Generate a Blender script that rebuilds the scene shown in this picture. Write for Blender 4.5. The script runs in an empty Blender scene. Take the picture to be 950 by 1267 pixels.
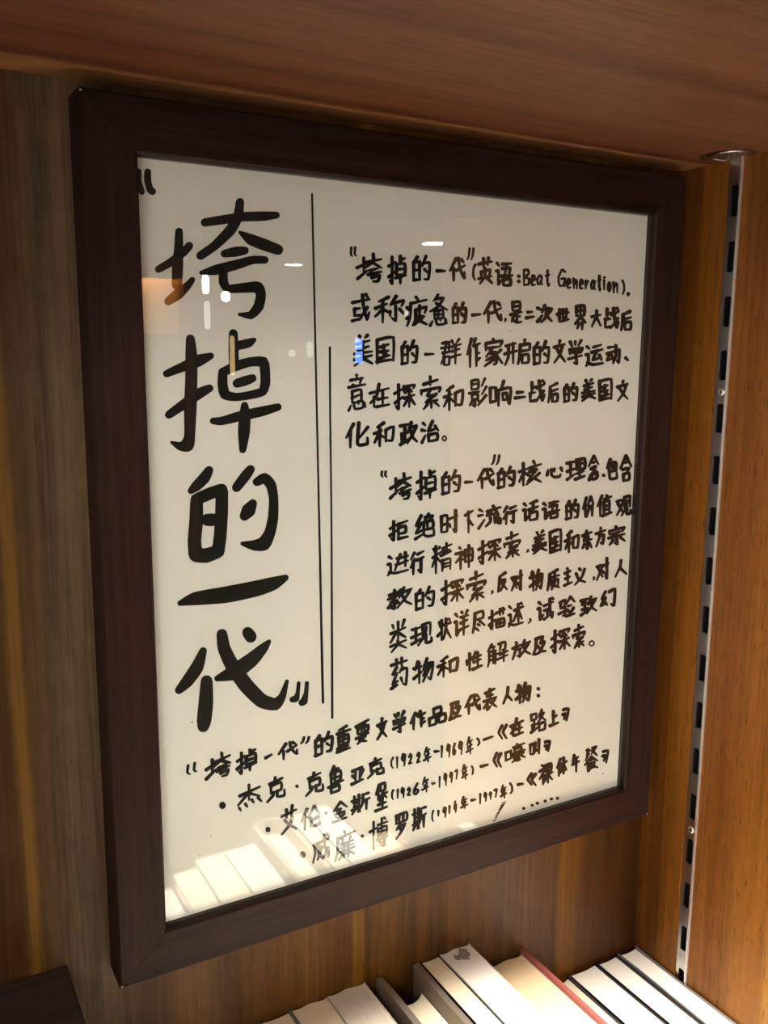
import bpy, bmesh, math, random
from mathutils import Vector, Matrix
random.seed(7)
C = bpy.context.scene.collection
SC = bpy.context.scene
# ------------------------------------------------------------------ camera
YAW, PITCH, ROLL = 0.5158, 0.1682, -0.0068
CAM = Vector((-0.2892, -0.4561, 0.1078)); FPX = 1111.0
fw = Vector((math.sin(YAW)*math.cos(PITCH), math.cos(YAW)*math.cos(PITCH), -math.sin(PITCH)))
r0 = Vector((math.cos(YAW), -math.sin(YAW), 0)); d0 = fw.cross(r0)
rt = r0*math.cos(ROLL) + d0*math.sin(ROLL); dn = -r0*math.sin(ROLL) + d0*math.cos(ROLL)
cd = bpy.data.cameras.new('camera'); cam = bpy.data.objects.new('camera', cd); C.objects.link(cam)
cd.sensor_fit = 'HORIZONTAL'; cd.sensor_width = 36; cd.lens = FPX/950*36; cd.clip_start = 0.02
M = Matrix((rt, -dn, -fw)).transposed().to_4x4(); M.translation = CAM
cam.matrix_world = M; SC.camera = cam
def on_plane(u, v, y):                      # a pixel of the photograph -> its point on the poster's plane
    D = fw + rt*((u-475)/FPX) + dn*((v-633.5)/FPX)
    t = (y-CAM.y)/D.y
    return CAM + D*t
# ------------------------------------------------------------------ world, lights, exposure
w = bpy.data.worlds.new('world'); SC.world = w; w.use_nodes = True
w.node_tree.nodes['Background'].inputs[0].default_value = (1.0, 0.87, 0.785, 1)
w.node_tree.nodes['Background'].inputs[1].default_value = 2.0
SC.view_settings.view_transform = 'Standard'; SC.view_settings.look = 'None'
SC.view_settings.exposure = 0.18; SC.view_settings.gamma = 1.0
def spot(name, loc, target, power, color, size, angle=60, blend=.4):
    l = bpy.data.lights.new(name, 'SPOT'); l.energy = power; l.color = color; l.shadow_soft_size = size
    l.spot_size = math.radians(angle); l.spot_blend = blend
    o = bpy.data.objects.new(name, l); C.objects.link(o); o.location = loc
    o.rotation_euler = (Vector(target)-Vector(loc)).to_track_quat('-Z', 'Y').to_euler(); return o
def area(name, loc, target, power, color, sx, sy):
    l = bpy.data.lights.new(name, 'AREA'); l.energy = power; l.color = color; l.shape = 'RECTANGLE'; l.size = sx; l.size_y = sy
    o = bpy.data.objects.new(name, l); C.objects.link(o); o.location = loc
    o.rotation_euler = (Vector(target)-Vector(loc)).to_track_quat('-Z', 'Y').to_euler(); return o
spot('ceiling_spotlight_beam', (-0.12, -0.767, 1.305), (0.02, -0.40, -0.35), 2250, (1.0, 0.99, 0.97), 0.085, 30, 1.0)
area('added_shop_fill', (1.4, -2.3, 1.29), (.3, -1.2, -.6), 24, (1.0, .88, .78), 1.2, .4)  # unseen area light added to lift the poster, kept out of the glass
area('added_shop_fill', (-1.6, -2.6, 1.29), (-.3, -.6, -.4), 20, (1.0, .88, .78), 1.0, .4)  # second added fill, from the left, also unseen

# ------------------------------------------------------------------ helpers
def tag(o, label=None, cat=None, group=None, kind=None):
    if label: o['label'] = label
    if cat: o['category'] = cat
    if group: o['group'] = group
    if kind: o['kind'] = kind
    return o
def empty(name, loc=(0, 0, 0)):
    o = bpy.data.objects.new(name, None); C.objects.link(o); o.location = loc; o.empty_display_size = .02; return o
def obj(name, bm, m, parent=None, smooth=False, bevel=0, recalc=True):
    if recalc: bmesh.ops.recalc_face_normals(bm, faces=bm.faces)
    me = bpy.data.meshes.new(name)
    if parent is not None:
        off = parent.location.copy()
        if parent.parent: off = off + parent.parent.location
        bmesh.ops.translate(bm, verts=bm.verts, vec=-off)
    bm.to_mesh(me); bm.free(); me.materials.append(m)
    if smooth:
        for p in me.polygons: p.use_smooth = True
    o = bpy.data.objects.new(name, me); C.objects.link(o)
    if parent is not None: o.parent = parent
    if bevel:
        b = o.modifiers.new('bevel', 'BEVEL'); b.width = bevel; b.segments = 2; b.limit_method = 'ANGLE'; b.angle_limit = .7
    return o
def box(bm, x0, x1, y0, y1, z0, z1):
    v = [bm.verts.new(p) for p in ((x0,y0,z0),(x1,y0,z0),(x1,y1,z0),(x0,y1,z0),(x0,y0,z1),(x1,y0,z1),(x1,y1,z1),(x0,y1,z1))]
    for f in ((0,3,2,1),(4,5,6,7),(0,1,5,4),(1,2,6,5),(2,3,7,6),(3,0,4,7)): bm.faces.new([v[i] for i in f])
def prism(bm, pts, axis, a, b):             # extrude a 2D polygon along an axis
    def P(p, t):
        return {'z': (p[0], p[1], t), 'x': (t, p[0], p[1]), 'y': (p[0], t, p[1])}[axis]
    lo = [bm.verts.new(P(p, a)) for p in pts]; hi = [bm.verts.new(P(p, b)) for p in pts]
    n = len(pts)
    for i in range(n): bm.faces.new((lo[i], lo[(i+1) % n], hi[(i+1) % n], hi[i]))
    bm.faces.new(lo[::-1]); bm.faces.new(hi)
def plate_with_holes(bm, outer, holes, conv, depth):
    edges = []
    for loop in [outer]+holes:
        vs = [bm.verts.new(conv(p)) for p in loop]
        for i in range(len(vs)): edges.append(bm.edges.new((vs[i], vs[(i+1) % len(vs)])))
    bmesh.ops.triangle_fill(bm, edges=edges, use_beauty=True, use_dissolve=False)
    g = bmesh.ops.extrude_face_region(bm, geom=bm.faces[:])
    bmesh.ops.translate(bm, verts=[e for e in g['geom'] if isinstance(e, bmesh.types.BMVert)], vec=depth)
def lathe(bm, prof, cx, cy, n=24, axis='z'):
    rings = []
    for r, h in prof:
        ring = []
        for i in range(n):
            a = 2*math.pi*i/n
            p = (cx+r*math.cos(a), cy+r*math.sin(a), h) if axis == 'z' else (h, cx+r*math.cos(a), cy+r*math.sin(a))
            ring.append(bm.verts.new(p))
        rings.append(ring)
    for a, b in zip(rings, rings[1:]):
        for i in range(n): bm.faces.new((a[i], a[(i+1) % n], b[(i+1) % n], b[i]))
    bm.faces.new(rings[0][::-1]); bm.faces.new(rings[-1])
# ------------------------------------------------------------------ materials
def srgb(r, g, b):
    f = lambda c: (c/255/12.92 if c/255 <= .04045 else ((c/255+.055)/1.055)**2.4)
    return (f(r), f(g), f(b), 1)
class N:
    def __init__(s, name):
        s.m = bpy.data.materials.new(name); s.m.use_nodes = True; s.t = s.m.node_tree; s.b = s.t.nodes['Principled BSDF']
    def n(s, typ, **k):
        x = s.t.nodes.new(typ)
        for a, v in k.items(): setattr(x, a, v)
        return x
    def l(s, a, b): s.t.links.new(a, b)
    def math(s, op, a, b=None, clamp=False):
        x = s.n('ShaderNodeMath', operation=op); x.use_clamp = clamp
        for i, v in enumerate((a, b)):
            if v is None: continue
            if isinstance(v, (int, float)): x.inputs[i].default_value = v
            else: s.l(v, x.inputs[i])
        return x.outputs[0]
    def noise(s, vec, scale, sc=(1, 1, 1), detail=6, rough=.6, dist=0):
        mp = s.n('ShaderNodeMapping'); s.l(vec, mp.inputs[0]); mp.inputs['Scale'].default_value = sc
        x = s.n('ShaderNodeTexNoise'); s.l(mp.outputs[0], x.inputs[0]); x.inputs['Scale'].default_value = scale
        x.inputs['Detail'].default_value = detail; x.inputs['Roughness'].default_value = rough; x.inputs['Distortion'].default_value = dist
        return x.outputs[0]
    def mix(s, fac, a, b, mode='MIX'):
        x = s.n('ShaderNodeMix', data_type='RGBA', blend_type=mode)
        for i, v in ((0, fac), (6, a), (7, b)):
            if isinstance(v, (int, float)): x.inputs[i].default_value = v
            elif isinstance(v, tuple): x.inputs[i].default_value = v
            else: s.l(v, x.inputs[i])
        return x.outputs[2]
    def ramp(s, fac, stops, interp='LINEAR'):
        x = s.n('ShaderNodeValToRGB'); x.color_ramp.interpolation = interp; s.l(fac, x.inputs[0]); e = x.color_ramp.elements
        while len(e) < len(stops): e.new(.5)
        for el, (p, c) in zip(e, stops): el.position = p; el.color = c
        return x.outputs[0]
    def bump(s, h, strength, dist):
        x = s.n('ShaderNodeBump'); s.l(h, x.inputs['Height']); x.inputs['Strength'].default_value = strength; x.inputs['Distance'].default_value = dist
        s.l(x.outputs[0], s.b.inputs['Normal'])
def wood(name, grain, cross, lo, hi, bands, rough=.42, streak=.5, pores=.4, coat=.04, gain=1.0, sat=1.0, hue=.5):
    """grain / cross: axis indices; bands: (lo..hi) position stops of veneer colour across the grain"""
    k = N(name); tc = k.n('ShaderNodeTexCoord').outputs['Object']
    def S(g, c): v = [c, c, c]; v[grain] = g; return tuple(v)
    sep = k.n('ShaderNodeSeparateXYZ'); k.l(tc, sep.inputs[0])
    wob = k.noise(tc, 1, S(2.2, 9), 2)
    pos = k.math('ADD', sep.outputs[cross], k.math('MULTIPLY', k.math('SUBTRACT', wob, .5), .012))
    fac = k.math('DIVIDE', k.math('SUBTRACT', pos, lo), hi-lo, True)
    col = k.ramp(fac, [((p-lo)/(hi-lo), srgb(*c)) for p, c in bands])
    mid = k.noise(tc, 1, S(1.6, 55), 5, .6)
    fine = k.noise(tc, 1, S(9, 420), 6, .7, .3)
    figure = k.noise(tc, 1, S(55, 160), 4, .6, .6)
    a = k.math('ADD', k.math('MULTIPLY', k.math('SUBTRACT', mid, .5), 2.4*streak), k.math('MULTIPLY', k.math('SUBTRACT', fine, .5), 1.9*streak))
    a = k.math('ADD', a, k.math('MULTIPLY', k.math('SUBTRACT', figure, .5), 1.0*streak))
    v = k.math('MULTIPLY', k.math('ADD', a, 1.0), gain)
    hsv = k.n('ShaderNodeHueSaturation'); k.l(col, hsv.inputs['Color']); k.l(v, hsv.inputs['Value']); hsv.inputs['Saturation'].default_value = sat; hsv.inputs['Hue'].default_value = hue
    po = k.noise(tc, 1, S(70, 900), 3, .5)
    pm = k.math('MULTIPLY', k.math('GREATER_THAN', po, .64), pores)
    c2 = k.mix(pm, hsv.outputs[0], srgb(40, 22, 12))
    k.l(c2, k.b.inputs['Base Color']); k.b.inputs['Roughness'].default_value = rough
    k.b.inputs['Coat Weight'].default_value = coat; k.b.inputs['Coat Roughness'].default_value = .3; k.b.inputs['Specular IOR Level'].default_value = .15
    k.bump(k.math('SUBTRACT', fine, k.math('MULTIPLY', pm, .6)), .25, .0006)
    return k.m
def plain(name, c, rough=.5, metal=0, **kw):
    k = N(name); k.b.inputs['Base Color'].default_value = srgb(*c); k.b.inputs['Roughness'].default_value = rough; k.b.inputs['Metallic'].default_value = metal
    tc = k.n('ShaderNodeTexCoord').outputs['Object']
    n_ = k.noise(tc, kw.get('scale', 60), (1, 1, 1), 5)
    vv = k.math('ADD', k.math('MULTIPLY', k.math('SUBTRACT', n_, .5), kw.get('var', .2)), 1)
    hsv = k.n('ShaderNodeHueSaturation'); hsv.inputs['Color'].default_value = srgb(*c); k.l(vv, hsv.inputs['Value']); k.l(hsv.outputs[0], k.b.inputs['Base Color'])
    if 'coat' in kw: k.b.inputs['Coat Weight'].default_value = kw['coat']; k.b.inputs['Coat Roughness'].default_value = .08
    return k.m
def emis(name, c, s):
    k = N(name); k.b.inputs['Base Color'].default_value = (.8, .8, .8, 1); k.b.inputs['Emission Color'].default_value = c; k.b.inputs['Emission Strength'].default_value = s
    return k.m
m_back = wood('veneer_back_wall', 2, 0, -.60, .215, [
    (-.60, (120, 84, 54)), (-.40, (112, 76, 48)), (-.30, (124, 84, 52)), (-.252, (112, 74, 46)), (-.2405, (112, 76, 46)), (-.2385, (160, 118, 66)), (-.2335, (160, 118, 66)),
    (-.2315, (116, 84, 56)), (-.2215, (134, 104, 76)), (-.2095, (172, 146, 116)), (-.200, (160, 132, 104)), (-.185, (126, 94, 66)), (-.165, (118, 82, 54)), (-.15, (150, 108, 76)), (-.12, (122, 84, 52)),  # palest band: streaky veneer with the wall's hazy sheen put into its colour
    (-.075, (148, 100, 58)), (-.043, (132, 88, 52)), (-.0385, (188, 134, 70)), (-.034, (188, 134, 70)), (-.030, (152, 104, 54)), (0, (140, 92, 52)),
    (.04, (132, 88, 58)), (.08, (140, 102, 74)), (.128, (136, 90, 56)), (.133, (186, 124, 60)), (.145, (172, 112, 56)), (.151, (134, 84, 48)), (.18, (112, 70, 42)), (.215, (118, 70, 38))], streak=.8, pores=.15, gain=.28, sat=1.08, hue=.508)
m_side = wood('veneer_right_wall', 2, 1, -.45, .02, [
    (-.45, (190, 128, 66)), (-.16, (188, 124, 62)), (-.13, (172, 106, 52)), (-.112, (196, 132, 66)), (-.104, (196, 134, 68)), (-.100, (172, 108, 54)), (-.075, (176, 112, 60)), (-.06, (166, 102, 58)), (-.054, (160, 98, 54)),
    (-.050, (176, 112, 64)), (-.039, (172, 108, 60)), (-.026, (168, 106, 54)), (-.0068, (170, 106, 52)), (-.0058, (138, 82, 42)), (.004, (130, 76, 40)), (.008, (146, 88, 44)), (.02, (130, 78, 42))], streak=.6, pores=.6, gain=.44, sat=1.05, hue=.506)
m_soffit = wood('veneer_upper_board', 0, 1, -.27, .02, [
    (-.27, (150, 104, 78)), (-.21, (156, 108, 80)), (-.17, (170, 116, 80)), (-.13, (150, 98, 68)), (-.10, (168, 110, 74)), (-.07, (150, 96, 62)), (-.045, (158, 98, 62)), (-.02, (142, 84, 52)),
    (-.012, (136, 78, 46)), (-.006, (214, 150, 88)), (.02, (206, 142, 80))], streak=.6, pores=.1, gain=.50, sat=.95)
walnut = lambda nm, g, c: wood(nm, g, c, -.3, .3, [(-.3, (68, 42, 34)), (-.1, (58, 35, 28)), (.1, (70, 44, 35)), (.3, (60, 37, 30))], rough=.5, streak=1.0, pores=.5, coat=0, gain=.38)
m_rail_h = walnut('dark_walnut_rail_grain_across', 0, 2); m_rail_v = walnut('dark_walnut_rail_grain_upright', 2, 0)
m_darkbox = wood('dark_stained_board', 0, 1, -.3, .05, [(-.3, (74, 56, 46)), (-.1, (66, 50, 42)), (.05, (58, 44, 38))], rough=.6, streak=.5)
# paper of the poster: faint mottling only
k = N('poster_paper'); tc = k.n('ShaderNodeTexCoord').outputs['Object']
pn = k.noise(tc, 9, (1, 1, 1), 3); k.l(k.ramp(pn, [(.3, srgb(230, 228, 226)), (.7, srgb(238, 236, 234))]), k.b.inputs['Base Color']); k.b.inputs['Roughness'].default_value = .7
k.bump(k.noise(tc, 900, (1, 1, 1), 3), .1, .0001); m_paper = k.m
# marker ink: almost black with a little mottling where strokes overlap
k = N('marker_ink'); tc = k.n('ShaderNodeTexCoord').outputs['Object']
pn = k.noise(tc, 120, (1, 1, 1), 4); k.l(k.ramp(pn, [(.35, srgb(7, 7, 7)), (.75, srgb(22, 20, 18))]), k.b.inputs['Base Color']); k.b.inputs['Roughness'].default_value = .55
k.b.inputs['Specular IOR Level'].default_value = .2; m_ink = k.m
# clear glass: transparent with a Schlick reflection, the same seen from either face
k = N('clear_glass'); g = k.n('ShaderNodeNewGeometry'); dp = k.n('ShaderNodeVectorMath', operation='DOT_PRODUCT'); k.l(g.outputs['Normal'], dp.inputs[0]); k.l(g.outputs['Incoming'], dp.inputs[1])
ca = k.math('ABSOLUTE', dp.outputs['Value']); sch = k.math('ADD', k.math('MULTIPLY', k.math('POWER', k.math('SUBTRACT', 1.0, ca), 5.0), .95), .050)
tr = k.n('ShaderNodeBsdfTransparent'); tr.inputs[0].default_value = (.965, .985, .965, 1); gl = k.n('ShaderNodeBsdfGlossy'); gl.inputs['Roughness'].default_value = 0.0; gl.inputs[0].default_value = (1, 1, 1, 1)
mx = k.n('ShaderNodeMixShader'); k.l(sch, mx.inputs[0]); k.l(tr.outputs[0], mx.inputs[1]); k.l(gl.outputs[0], mx.inputs[2]); k.l(mx.outputs[0], k.t.nodes['Material Output'].inputs[0]); m_glass = k.m
m_steel = plain('satin_steel', (204, 200, 197), .28, 1, var=.15, scale=40)
m_steel_bright = plain('bright_steel', (236, 230, 222), .3, .7, var=.1)
m_recess_shade = plain('recess_shade', (14, 10, 8), .9)  # near-black stands for the shade inside slots, hole and screw cross
# knurled metal: a criss-cross of fine ridges
k = N('knurled_metal'); tc = k.n('ShaderNodeTexCoord').outputs['Object']
sep = k.n('ShaderNodeSeparateXYZ'); k.l(tc, sep.inputs[0])
u_ = k.math('ADD', sep.outputs[0], k.math('ADD', sep.outputs[1], sep.outputs[2])); v_ = k.math('SUBTRACT', sep.outputs[0], k.math('SUBTRACT', sep.outputs[1], sep.outputs[2]))
hh = k.math('ADD', k.math('SINE', k.math('MULTIPLY', u_, 2900)), k.math('SINE', k.math('MULTIPLY', v_, 2900)))
k.l(k.ramp(k.math('ADD', k.math('MULTIPLY', hh, .25), .5), [(.25, srgb(90, 78, 66)), (.75, srgb(190, 172, 150))]), k.b.inputs['Base Color'])
k.b.inputs['Metallic'].default_value = 1; k.b.inputs['Roughness'].default_value = .35; k.bump(hh, .6, .0004); m_knurl = k.m
def pages(name, c, var=.12):
    k = N(name); tc = k.n('ShaderNodeTexCoord').outputs['Object']
    n1 = k.noise(tc, 1, (900, 6, 6), 4, .7); n2 = k.noise(tc, 1, (140, 3, 3), 3); n3 = k.noise(tc, 14, (1, 1, 1), 3)
    vv = k.math('ADD', k.math('MULTIPLY', k.math('SUBTRACT', k.math('ADD', n1, k.math('ADD', n2, n3)), 1.5), var), 1)
    hsv = k.n('ShaderNodeHueSaturation'); hsv.inputs['Color'].default_value = srgb(*c); k.l(vv, hsv.inputs['Value']); k.l(hsv.outputs[0], k.b.inputs['Base Color'])
    k.b.inputs['Roughness'].default_value = .75; k.bump(n1, .5, .0004); return k.m
m_pages_white = pages('book_pages_white', (232, 222, 204)); m_pages_cream = pages('book_pages_cream', (222, 204, 172)); m_pages_tan = pages('book_pages_tan', (222, 192, 150))
m_pages_grey = pages('book_pages_greyish', (206, 194, 174), .3)

# ------------------------------------------------------------------ the niche (setting)
WY, SX, TZ, FZ = .015, .2134, .2384, -.545
bm = bmesh.new(); box(bm, -.62, .30, WY, WY+.02, -1.25, 1.30); tag(obj('wall_back', bm, m_back), kind='structure')
bm = bmesh.new()
box(bm, SX, SX+.03, -.0262, WY, -1.25, 1.30); box(bm, SX, SX+.03, -.30, -.0388, -1.25, 1.30); box(bm, SX+.012, SX+.03, -.0388, -.0262, -1.25, 1.30)
tag(obj('wall_right', bm, m_side), kind='structure')
bm = bmesh.new(); box(bm, -.64, -.62, -.30, WY+.02, -1.25, 1.30); tag(obj('wall_left', bm, m_side), kind='structure')
hx, hy, hr = .2030, -.0352, .0180
bm = bmesh.new()
circ = [(hx+hr*math.cos(2*math.pi*i/40), hy+hr*math.sin(2*math.pi*i/40)) for i in range(40)]
circ = [(min(x, SX+.0115), y) for x, y in circ]
plate_with_holes(bm, [(-.62, -.267), (SX+.012, -.267), (SX+.012, WY), (-.62, WY)], [circ], lambda p: (p[0], p[1], TZ), Vector((0, 0, .025)))
tag(obj('ceiling', bm, m_soffit), kind='structure')
bm = bmesh.new(); box(bm, -.62, SX, -.28, WY, FZ-.022, FZ); tag(obj('floor', bm, m_soffit), kind='structure')

# knurled metal insert in the round hole
g = empty('metal_insert', (hx, hy, TZ)); tag(g, 'round knurled metal insert in the hole above the slotted metal strip', 'metal insert')
kx = hx+.0035; kr = .0122
bm = bmesh.new(); lathe(bm, [(kr, TZ+.0006), (kr+.0004, TZ+.0012), (kr+.0004, TZ+.014)], kx, hy, 40); obj('knurled_cap', bm, m_knurl, g)
bm = bmesh.new(); n = 40; rs = []
for r, z in ((kr+.0002, TZ+.0010), (kr+.0010, TZ-.0002), (kr+.0020, TZ+.0008), (kr+.0010, TZ+.0020)):
    rs.append([bm.verts.new((kx+r*math.cos(2*math.pi*i/n), hy+r*math.sin(2*math.pi*i/n), z)) for i in range(n)])
for a, b in zip(rs, rs[1:]+rs[:1]):
    for i in range(n): bm.faces.new((a[i], a[(i+1) % n], b[(i+1) % n], b[i]))
obj('ring', bm, m_steel, g, True)
bm = bmesh.new(); lathe(bm, [(hr-.0002, TZ+.018), (hr-.0002, TZ+.020)], hx, hy, 40); obj('hole_bottom', bm, m_recess_shade, g)

# slotted metal strip let into the right wall
g = empty('slotted_shelf_strip', (SX, -.0325, FZ)); tag(g, 'slotted steel shelf strip set upright in the right wooden wall', 'shelf strip')
ya, yb = -.0268, -.0382
def rr(y0, y1, z0, z1, r=.0012):
    pts = []
    for cy_, cz_, a0 in ((y1-r, z1-r, 0), (y0+r, z1-r, 90), (y0+r, z0+r, 180), (y1-r, z0+r, 270)):
        for s_ in range(4):
            a = math.radians(a0+30*s_); pts.append((cy_+r*math.cos(a), cz_+r*math.sin(a)))
    return pts
bm = bmesh.new(); holes = []
for kk in range(-3, 18):
    zt = .1152-.0357*kk
    if zt > .235: continue
    if zt-.02 < FZ+.005: break
    holes.append(rr(-.0351, -.0299, zt-.0199, zt))
for zz in (.0876,): pass
plate_with_holes(bm, [(yb, FZ+.001), (ya, FZ+.001), (ya, TZ+.004), (yb, TZ+.004)], holes, lambda p: (SX+.0010, p[0], p[1]), Vector((.0012, 0, 0)))
obj('slotted_web', bm, m_steel, g)
for nm, y0, y1, m_ in (('front_flange', -.0388, -.0374, m_steel_bright),):
    bm = bmesh.new(); box(bm, SX-.0012, SX+.010, y0, y1, FZ+.001, TZ+(.004 if nm[0] == 'f' else -.0005)); obj(nm, bm, m_, g)
bm = bmesh.new(); box(bm, SX+.0095, SX+.0118, -.0380, -.0270, FZ+.001, TZ); box(bm, SX+.0024, SX+.0118, -.0269, -.0263, FZ+.001, TZ); obj('slot_shade_lining', bm, m_recess_shade, g)  # dark lining added so the slots read as deep shade
for zz in (.0876, -.2342):
    bm = bmesh.new(); lathe(bm, [(.0026, SX+.0018), (.0026, SX+.0008), (.0018, SX+.0003)], -.0325, zz, 20, 'x'); s_ = obj('screw', bm, m_steel_bright, g, False)
    bm = bmesh.new(); box(bm, SX+.0001, SX+.0006, -.0325-.0016, -.0325+.0016, zz-.0003, zz+.0003); box(bm, SX+.0001, SX+.0006, -.0325-.0003, -.0325+.0003, zz-.0016, zz+.0016); obj('cross_recess', bm, m_recess_shade, s_)

# ------------------------------------------------------------------ the framed poster
w2, h2, R, A = .17, .2031, .0267, .0071
XI0, XI1, ZI0, ZI1 = -w2, w2, -h2, h2; XO0, XO1, ZO0, ZO1 = -w2-R, w2+R, -h2-R, h2+R
F = empty('framed_poster', (0, WY, ZO0)); tag(F, 'dark walnut framed handwritten poster under glass, mounted on the wooden back wall', 'framed poster')
def rail(side):
    bm = bmesh.new()
    prof = [(0, WY), (0, -A+.0012), (.0012, -A), (R-.0016, -A), (R-.0003, -A+.0012), (R, .0004), (R-.004, .0004), (R-.004, .004), (R-.004, WY-.004), (.006, WY)]
    def pt(inn, y, end):
        a = inn
        return {'top': ((XO0+a) if end == 0 else (XO1-a), y, ZO1-a), 'bottom': ((XO0+a) if end == 0 else (XO1-a), y, ZO0+a),
                'left': (XO0+a, y, (ZO0+a) if end == 0 else (ZO1-a)), 'right': (XO1-a, y, (ZO0+a) if end == 0 else (ZO1-a))}[side]
    a = [bm.verts.new(pt(i, y, 0)) for i, y in prof]; b = [bm.verts.new(pt(i, y, 1)) for i, y in prof]; n = len(prof)
    for i in range(n): bm.faces.new((a[i], a[(i+1) % n], b[(i+1) % n], b[i]))
    bm.faces.new(a[::-1]); bm.faces.new(b)
    g = .00012                                   # hairline open mitre
    c = {'top': (0, -g), 'bottom': (0, g), 'left': (g, 0), 'right': (-g, 0)}[side]
    o = obj('frame_rail', bm, m_rail_h if side in ('top', 'bottom') else m_rail_v, F); o.location = (-c[0], 0, -c[1]); return o
for s_ in ('top', 'bottom', 'left', 'right'): rail(s_)
bm = bmesh.new(); box(bm, XI0-.0035, XI1+.0035, .0018, .0035, ZI0-.0035, ZI1+.0035); obj('backing_board', bm, m_darkbox, F)
bm = bmesh.new(); box(bm, XI0-.0035, XI1+.0035, .0004, .0016, ZI0-.0035, ZI1+.0035); SHEET = obj('poster_sheet', bm, m_paper, F)
bm = bmesh.new(); box(bm, XI0-.0001, XI1+.0001, -.0022, -.0006, ZI0-.0001, ZI1+.0001); tag(obj('glass_pane', bm, m_glass, F))
for (px, pz) in ((XO0+.0012, ZO1-.0012), (XO0+.0010, ZO0+.0012), (XO1-.0012, ZO0+.0012)):
    bm = bmesh.new(); bmesh.ops.create_icosphere(bm, subdivisions=2, radius=.0006, matrix=Matrix.Translation((px, -A+.0004, pz))); obj('corner_pin', bm, m_steel_bright, F)

# ------------------------------------------------------------------ handwriting
INK_Y = .0003
def smooth_path(pts, sub=4):
    if len(pts) < 3: return pts
    out = []; P = [pts[0]]+list(pts)+[pts[-1]]
    for i in range(1, len(P)-2):
        p0, p1, p2, p3 = P[i-1], P[i], P[i+1], P[i+2]
        for j in range(sub):
            t = j/sub; t2, t3 = t*t, t*t*t
            cr = [.5*((2*p1[q])+(-p0[q]+p2[q])*t+(2*p0[q]-5*p1[q]+4*p2[q]-p3[q])*t2+(-p0[q]+3*p1[q]-3*p2[q]+p3[q])*t3) for q in range(len(p1))]
            li = [p1[q]+(p2[q]-p1[q])*t for q in range(len(p1))]
            out.append(tuple(.55*a+.45*b for a, b in zip(cr, li)))
    out.append(tuple(pts[-1])); return out
class Ink:
    def __init__(s): s.v = []; s.f = []; s.n = 0
    def add(s, pts2):                        # pts2 in photograph pixels -> on the sheet
        y = INK_Y-1e-6*(s.n % 60); s.n += 1; b = len(s.v)
        for u, v in pts2: s.v.append(tuple(on_plane(u, v, y)))
        return b
    def disc(s, x, y, r, n=10, sy=1):
        b = s.add([(x+r*math.cos(2*math.pi*i/n), y+r*sy*math.sin(2*math.pi*i/n)) for i in range(n)]); s.f.append(tuple(range(b, b+n)))
    def stroke(s, pts):                      # (x, y, width)
        P = smooth_path(pts); L = []
        nrm = []
        for i, p in enumerate(P):
            a = P[max(i-1, 0)]; c = P[min(i+1, len(P)-1)]; dx, dy = c[0]-a[0], c[1]-a[1]; d = math.hypot(dx, dy) or 1e-6
            nrm.append((-dy/d, dx/d))
        for i, p in enumerate(P):
            h = p[2]/2
            L += [(p[0]+nrm[i][0]*h, p[1]+nrm[i][1]*h), (p[0]-nrm[i][0]*h, p[1]-nrm[i][1]*h)]
        b = s.add(L)
        for i in range(len(P)-1): s.f.append((b+2*i, b+2*i+1, b+2*i+3, b+2*i+2))
        for p in P[::2] if len(P) > 2 else P: s.disc(p[0], p[1], p[2]/2)
        s.disc(P[-1][0], P[-1][1], P[-1][2]/2)
    def build(s, name, m=None):
        me = bpy.data.meshes.new(name); off = SHEET.location + F.location
        me.from_pydata([(x-off[0], y-off[1], z-off[2]) for x, y, z in s.v], [], s.f); me.materials.append(m or m_ink)
        o = bpy.data.objects.new(name, me); C.objects.link(o); o.parent = SHEET; return o
def big(name, org, sc, strokes):
    k = Ink()
    for st in strokes: k.stroke([(org[0]+x/sc, org[1]+y/sc, w_/sc) for x, y, w_ in st])
    return k.build(name)
big('title_character', (165, 190), 4.75, [
    [(268,458,46),(266,560,54),(260,660,66),(256,770,62)], [(148,680,44),(225,635,50),(300,575,50),(328,542,48)], [(205,868,48),(262,826,64),(320,775,46),(345,742,36)],
    [(420,405,50),(520,390,54),(640,372,56),(760,368,58),(840,362,42)], [(626,285,50),(615,370,60),(570,450,64),(480,540,54),(395,600,52)], [(625,462,20),(690,505,66),(780,540,70),(850,565,62)],
    [(535,588,46),(600,577,60),(655,570,48)], [(398,700,24),(480,685,60),(600,655,60),(700,625,50),(772,625,46)],
    [(528,690,52),(530,760,56),(560,795,50),(660,788,60),(730,785,68),(750,830,60),(735,900,62),(690,950,50),(622,945,20)]])
big('quotation_mark', (165, 190), 4.75, [[(84,108,42),(84,160,42),(98,212,42),(112,222,44)], [(28,108,42),(28,160,40),(44,212,40),(50,226,36)]])
big('title_character', (190, 390), 5.278, [
    [(240,155,60),(246,260,78),(246,420,80),(240,600,84),(236,780,72),(220,848,90),(170,855,56),(118,830,20)], [(85,382,50),(180,342,62),(290,298,80),(372,266,46)], [(100,650,54),(200,580,66),(300,510,70),(365,477,52)],
    [(520,120,60),(522,220,66),(525,340,64)], [(545,200,60),(620,182,60),(655,162,34)],
    [(452,372,62),(450,450,66),(466,518,68),(540,535,54),(640,520,56),(712,498,60),(730,440,66),(728,370,66),(716,305,70),(630,305,62),(540,332,66),(452,372,58)],
    [(545,445,60),(600,428,64),(645,412,56)], [(388,690,44),(440,692,56),(560,660,66),(700,630,66),(812,600,50)], [(594,590,50),(596,650,74),(590,760,80),(582,878,48)]])
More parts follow.
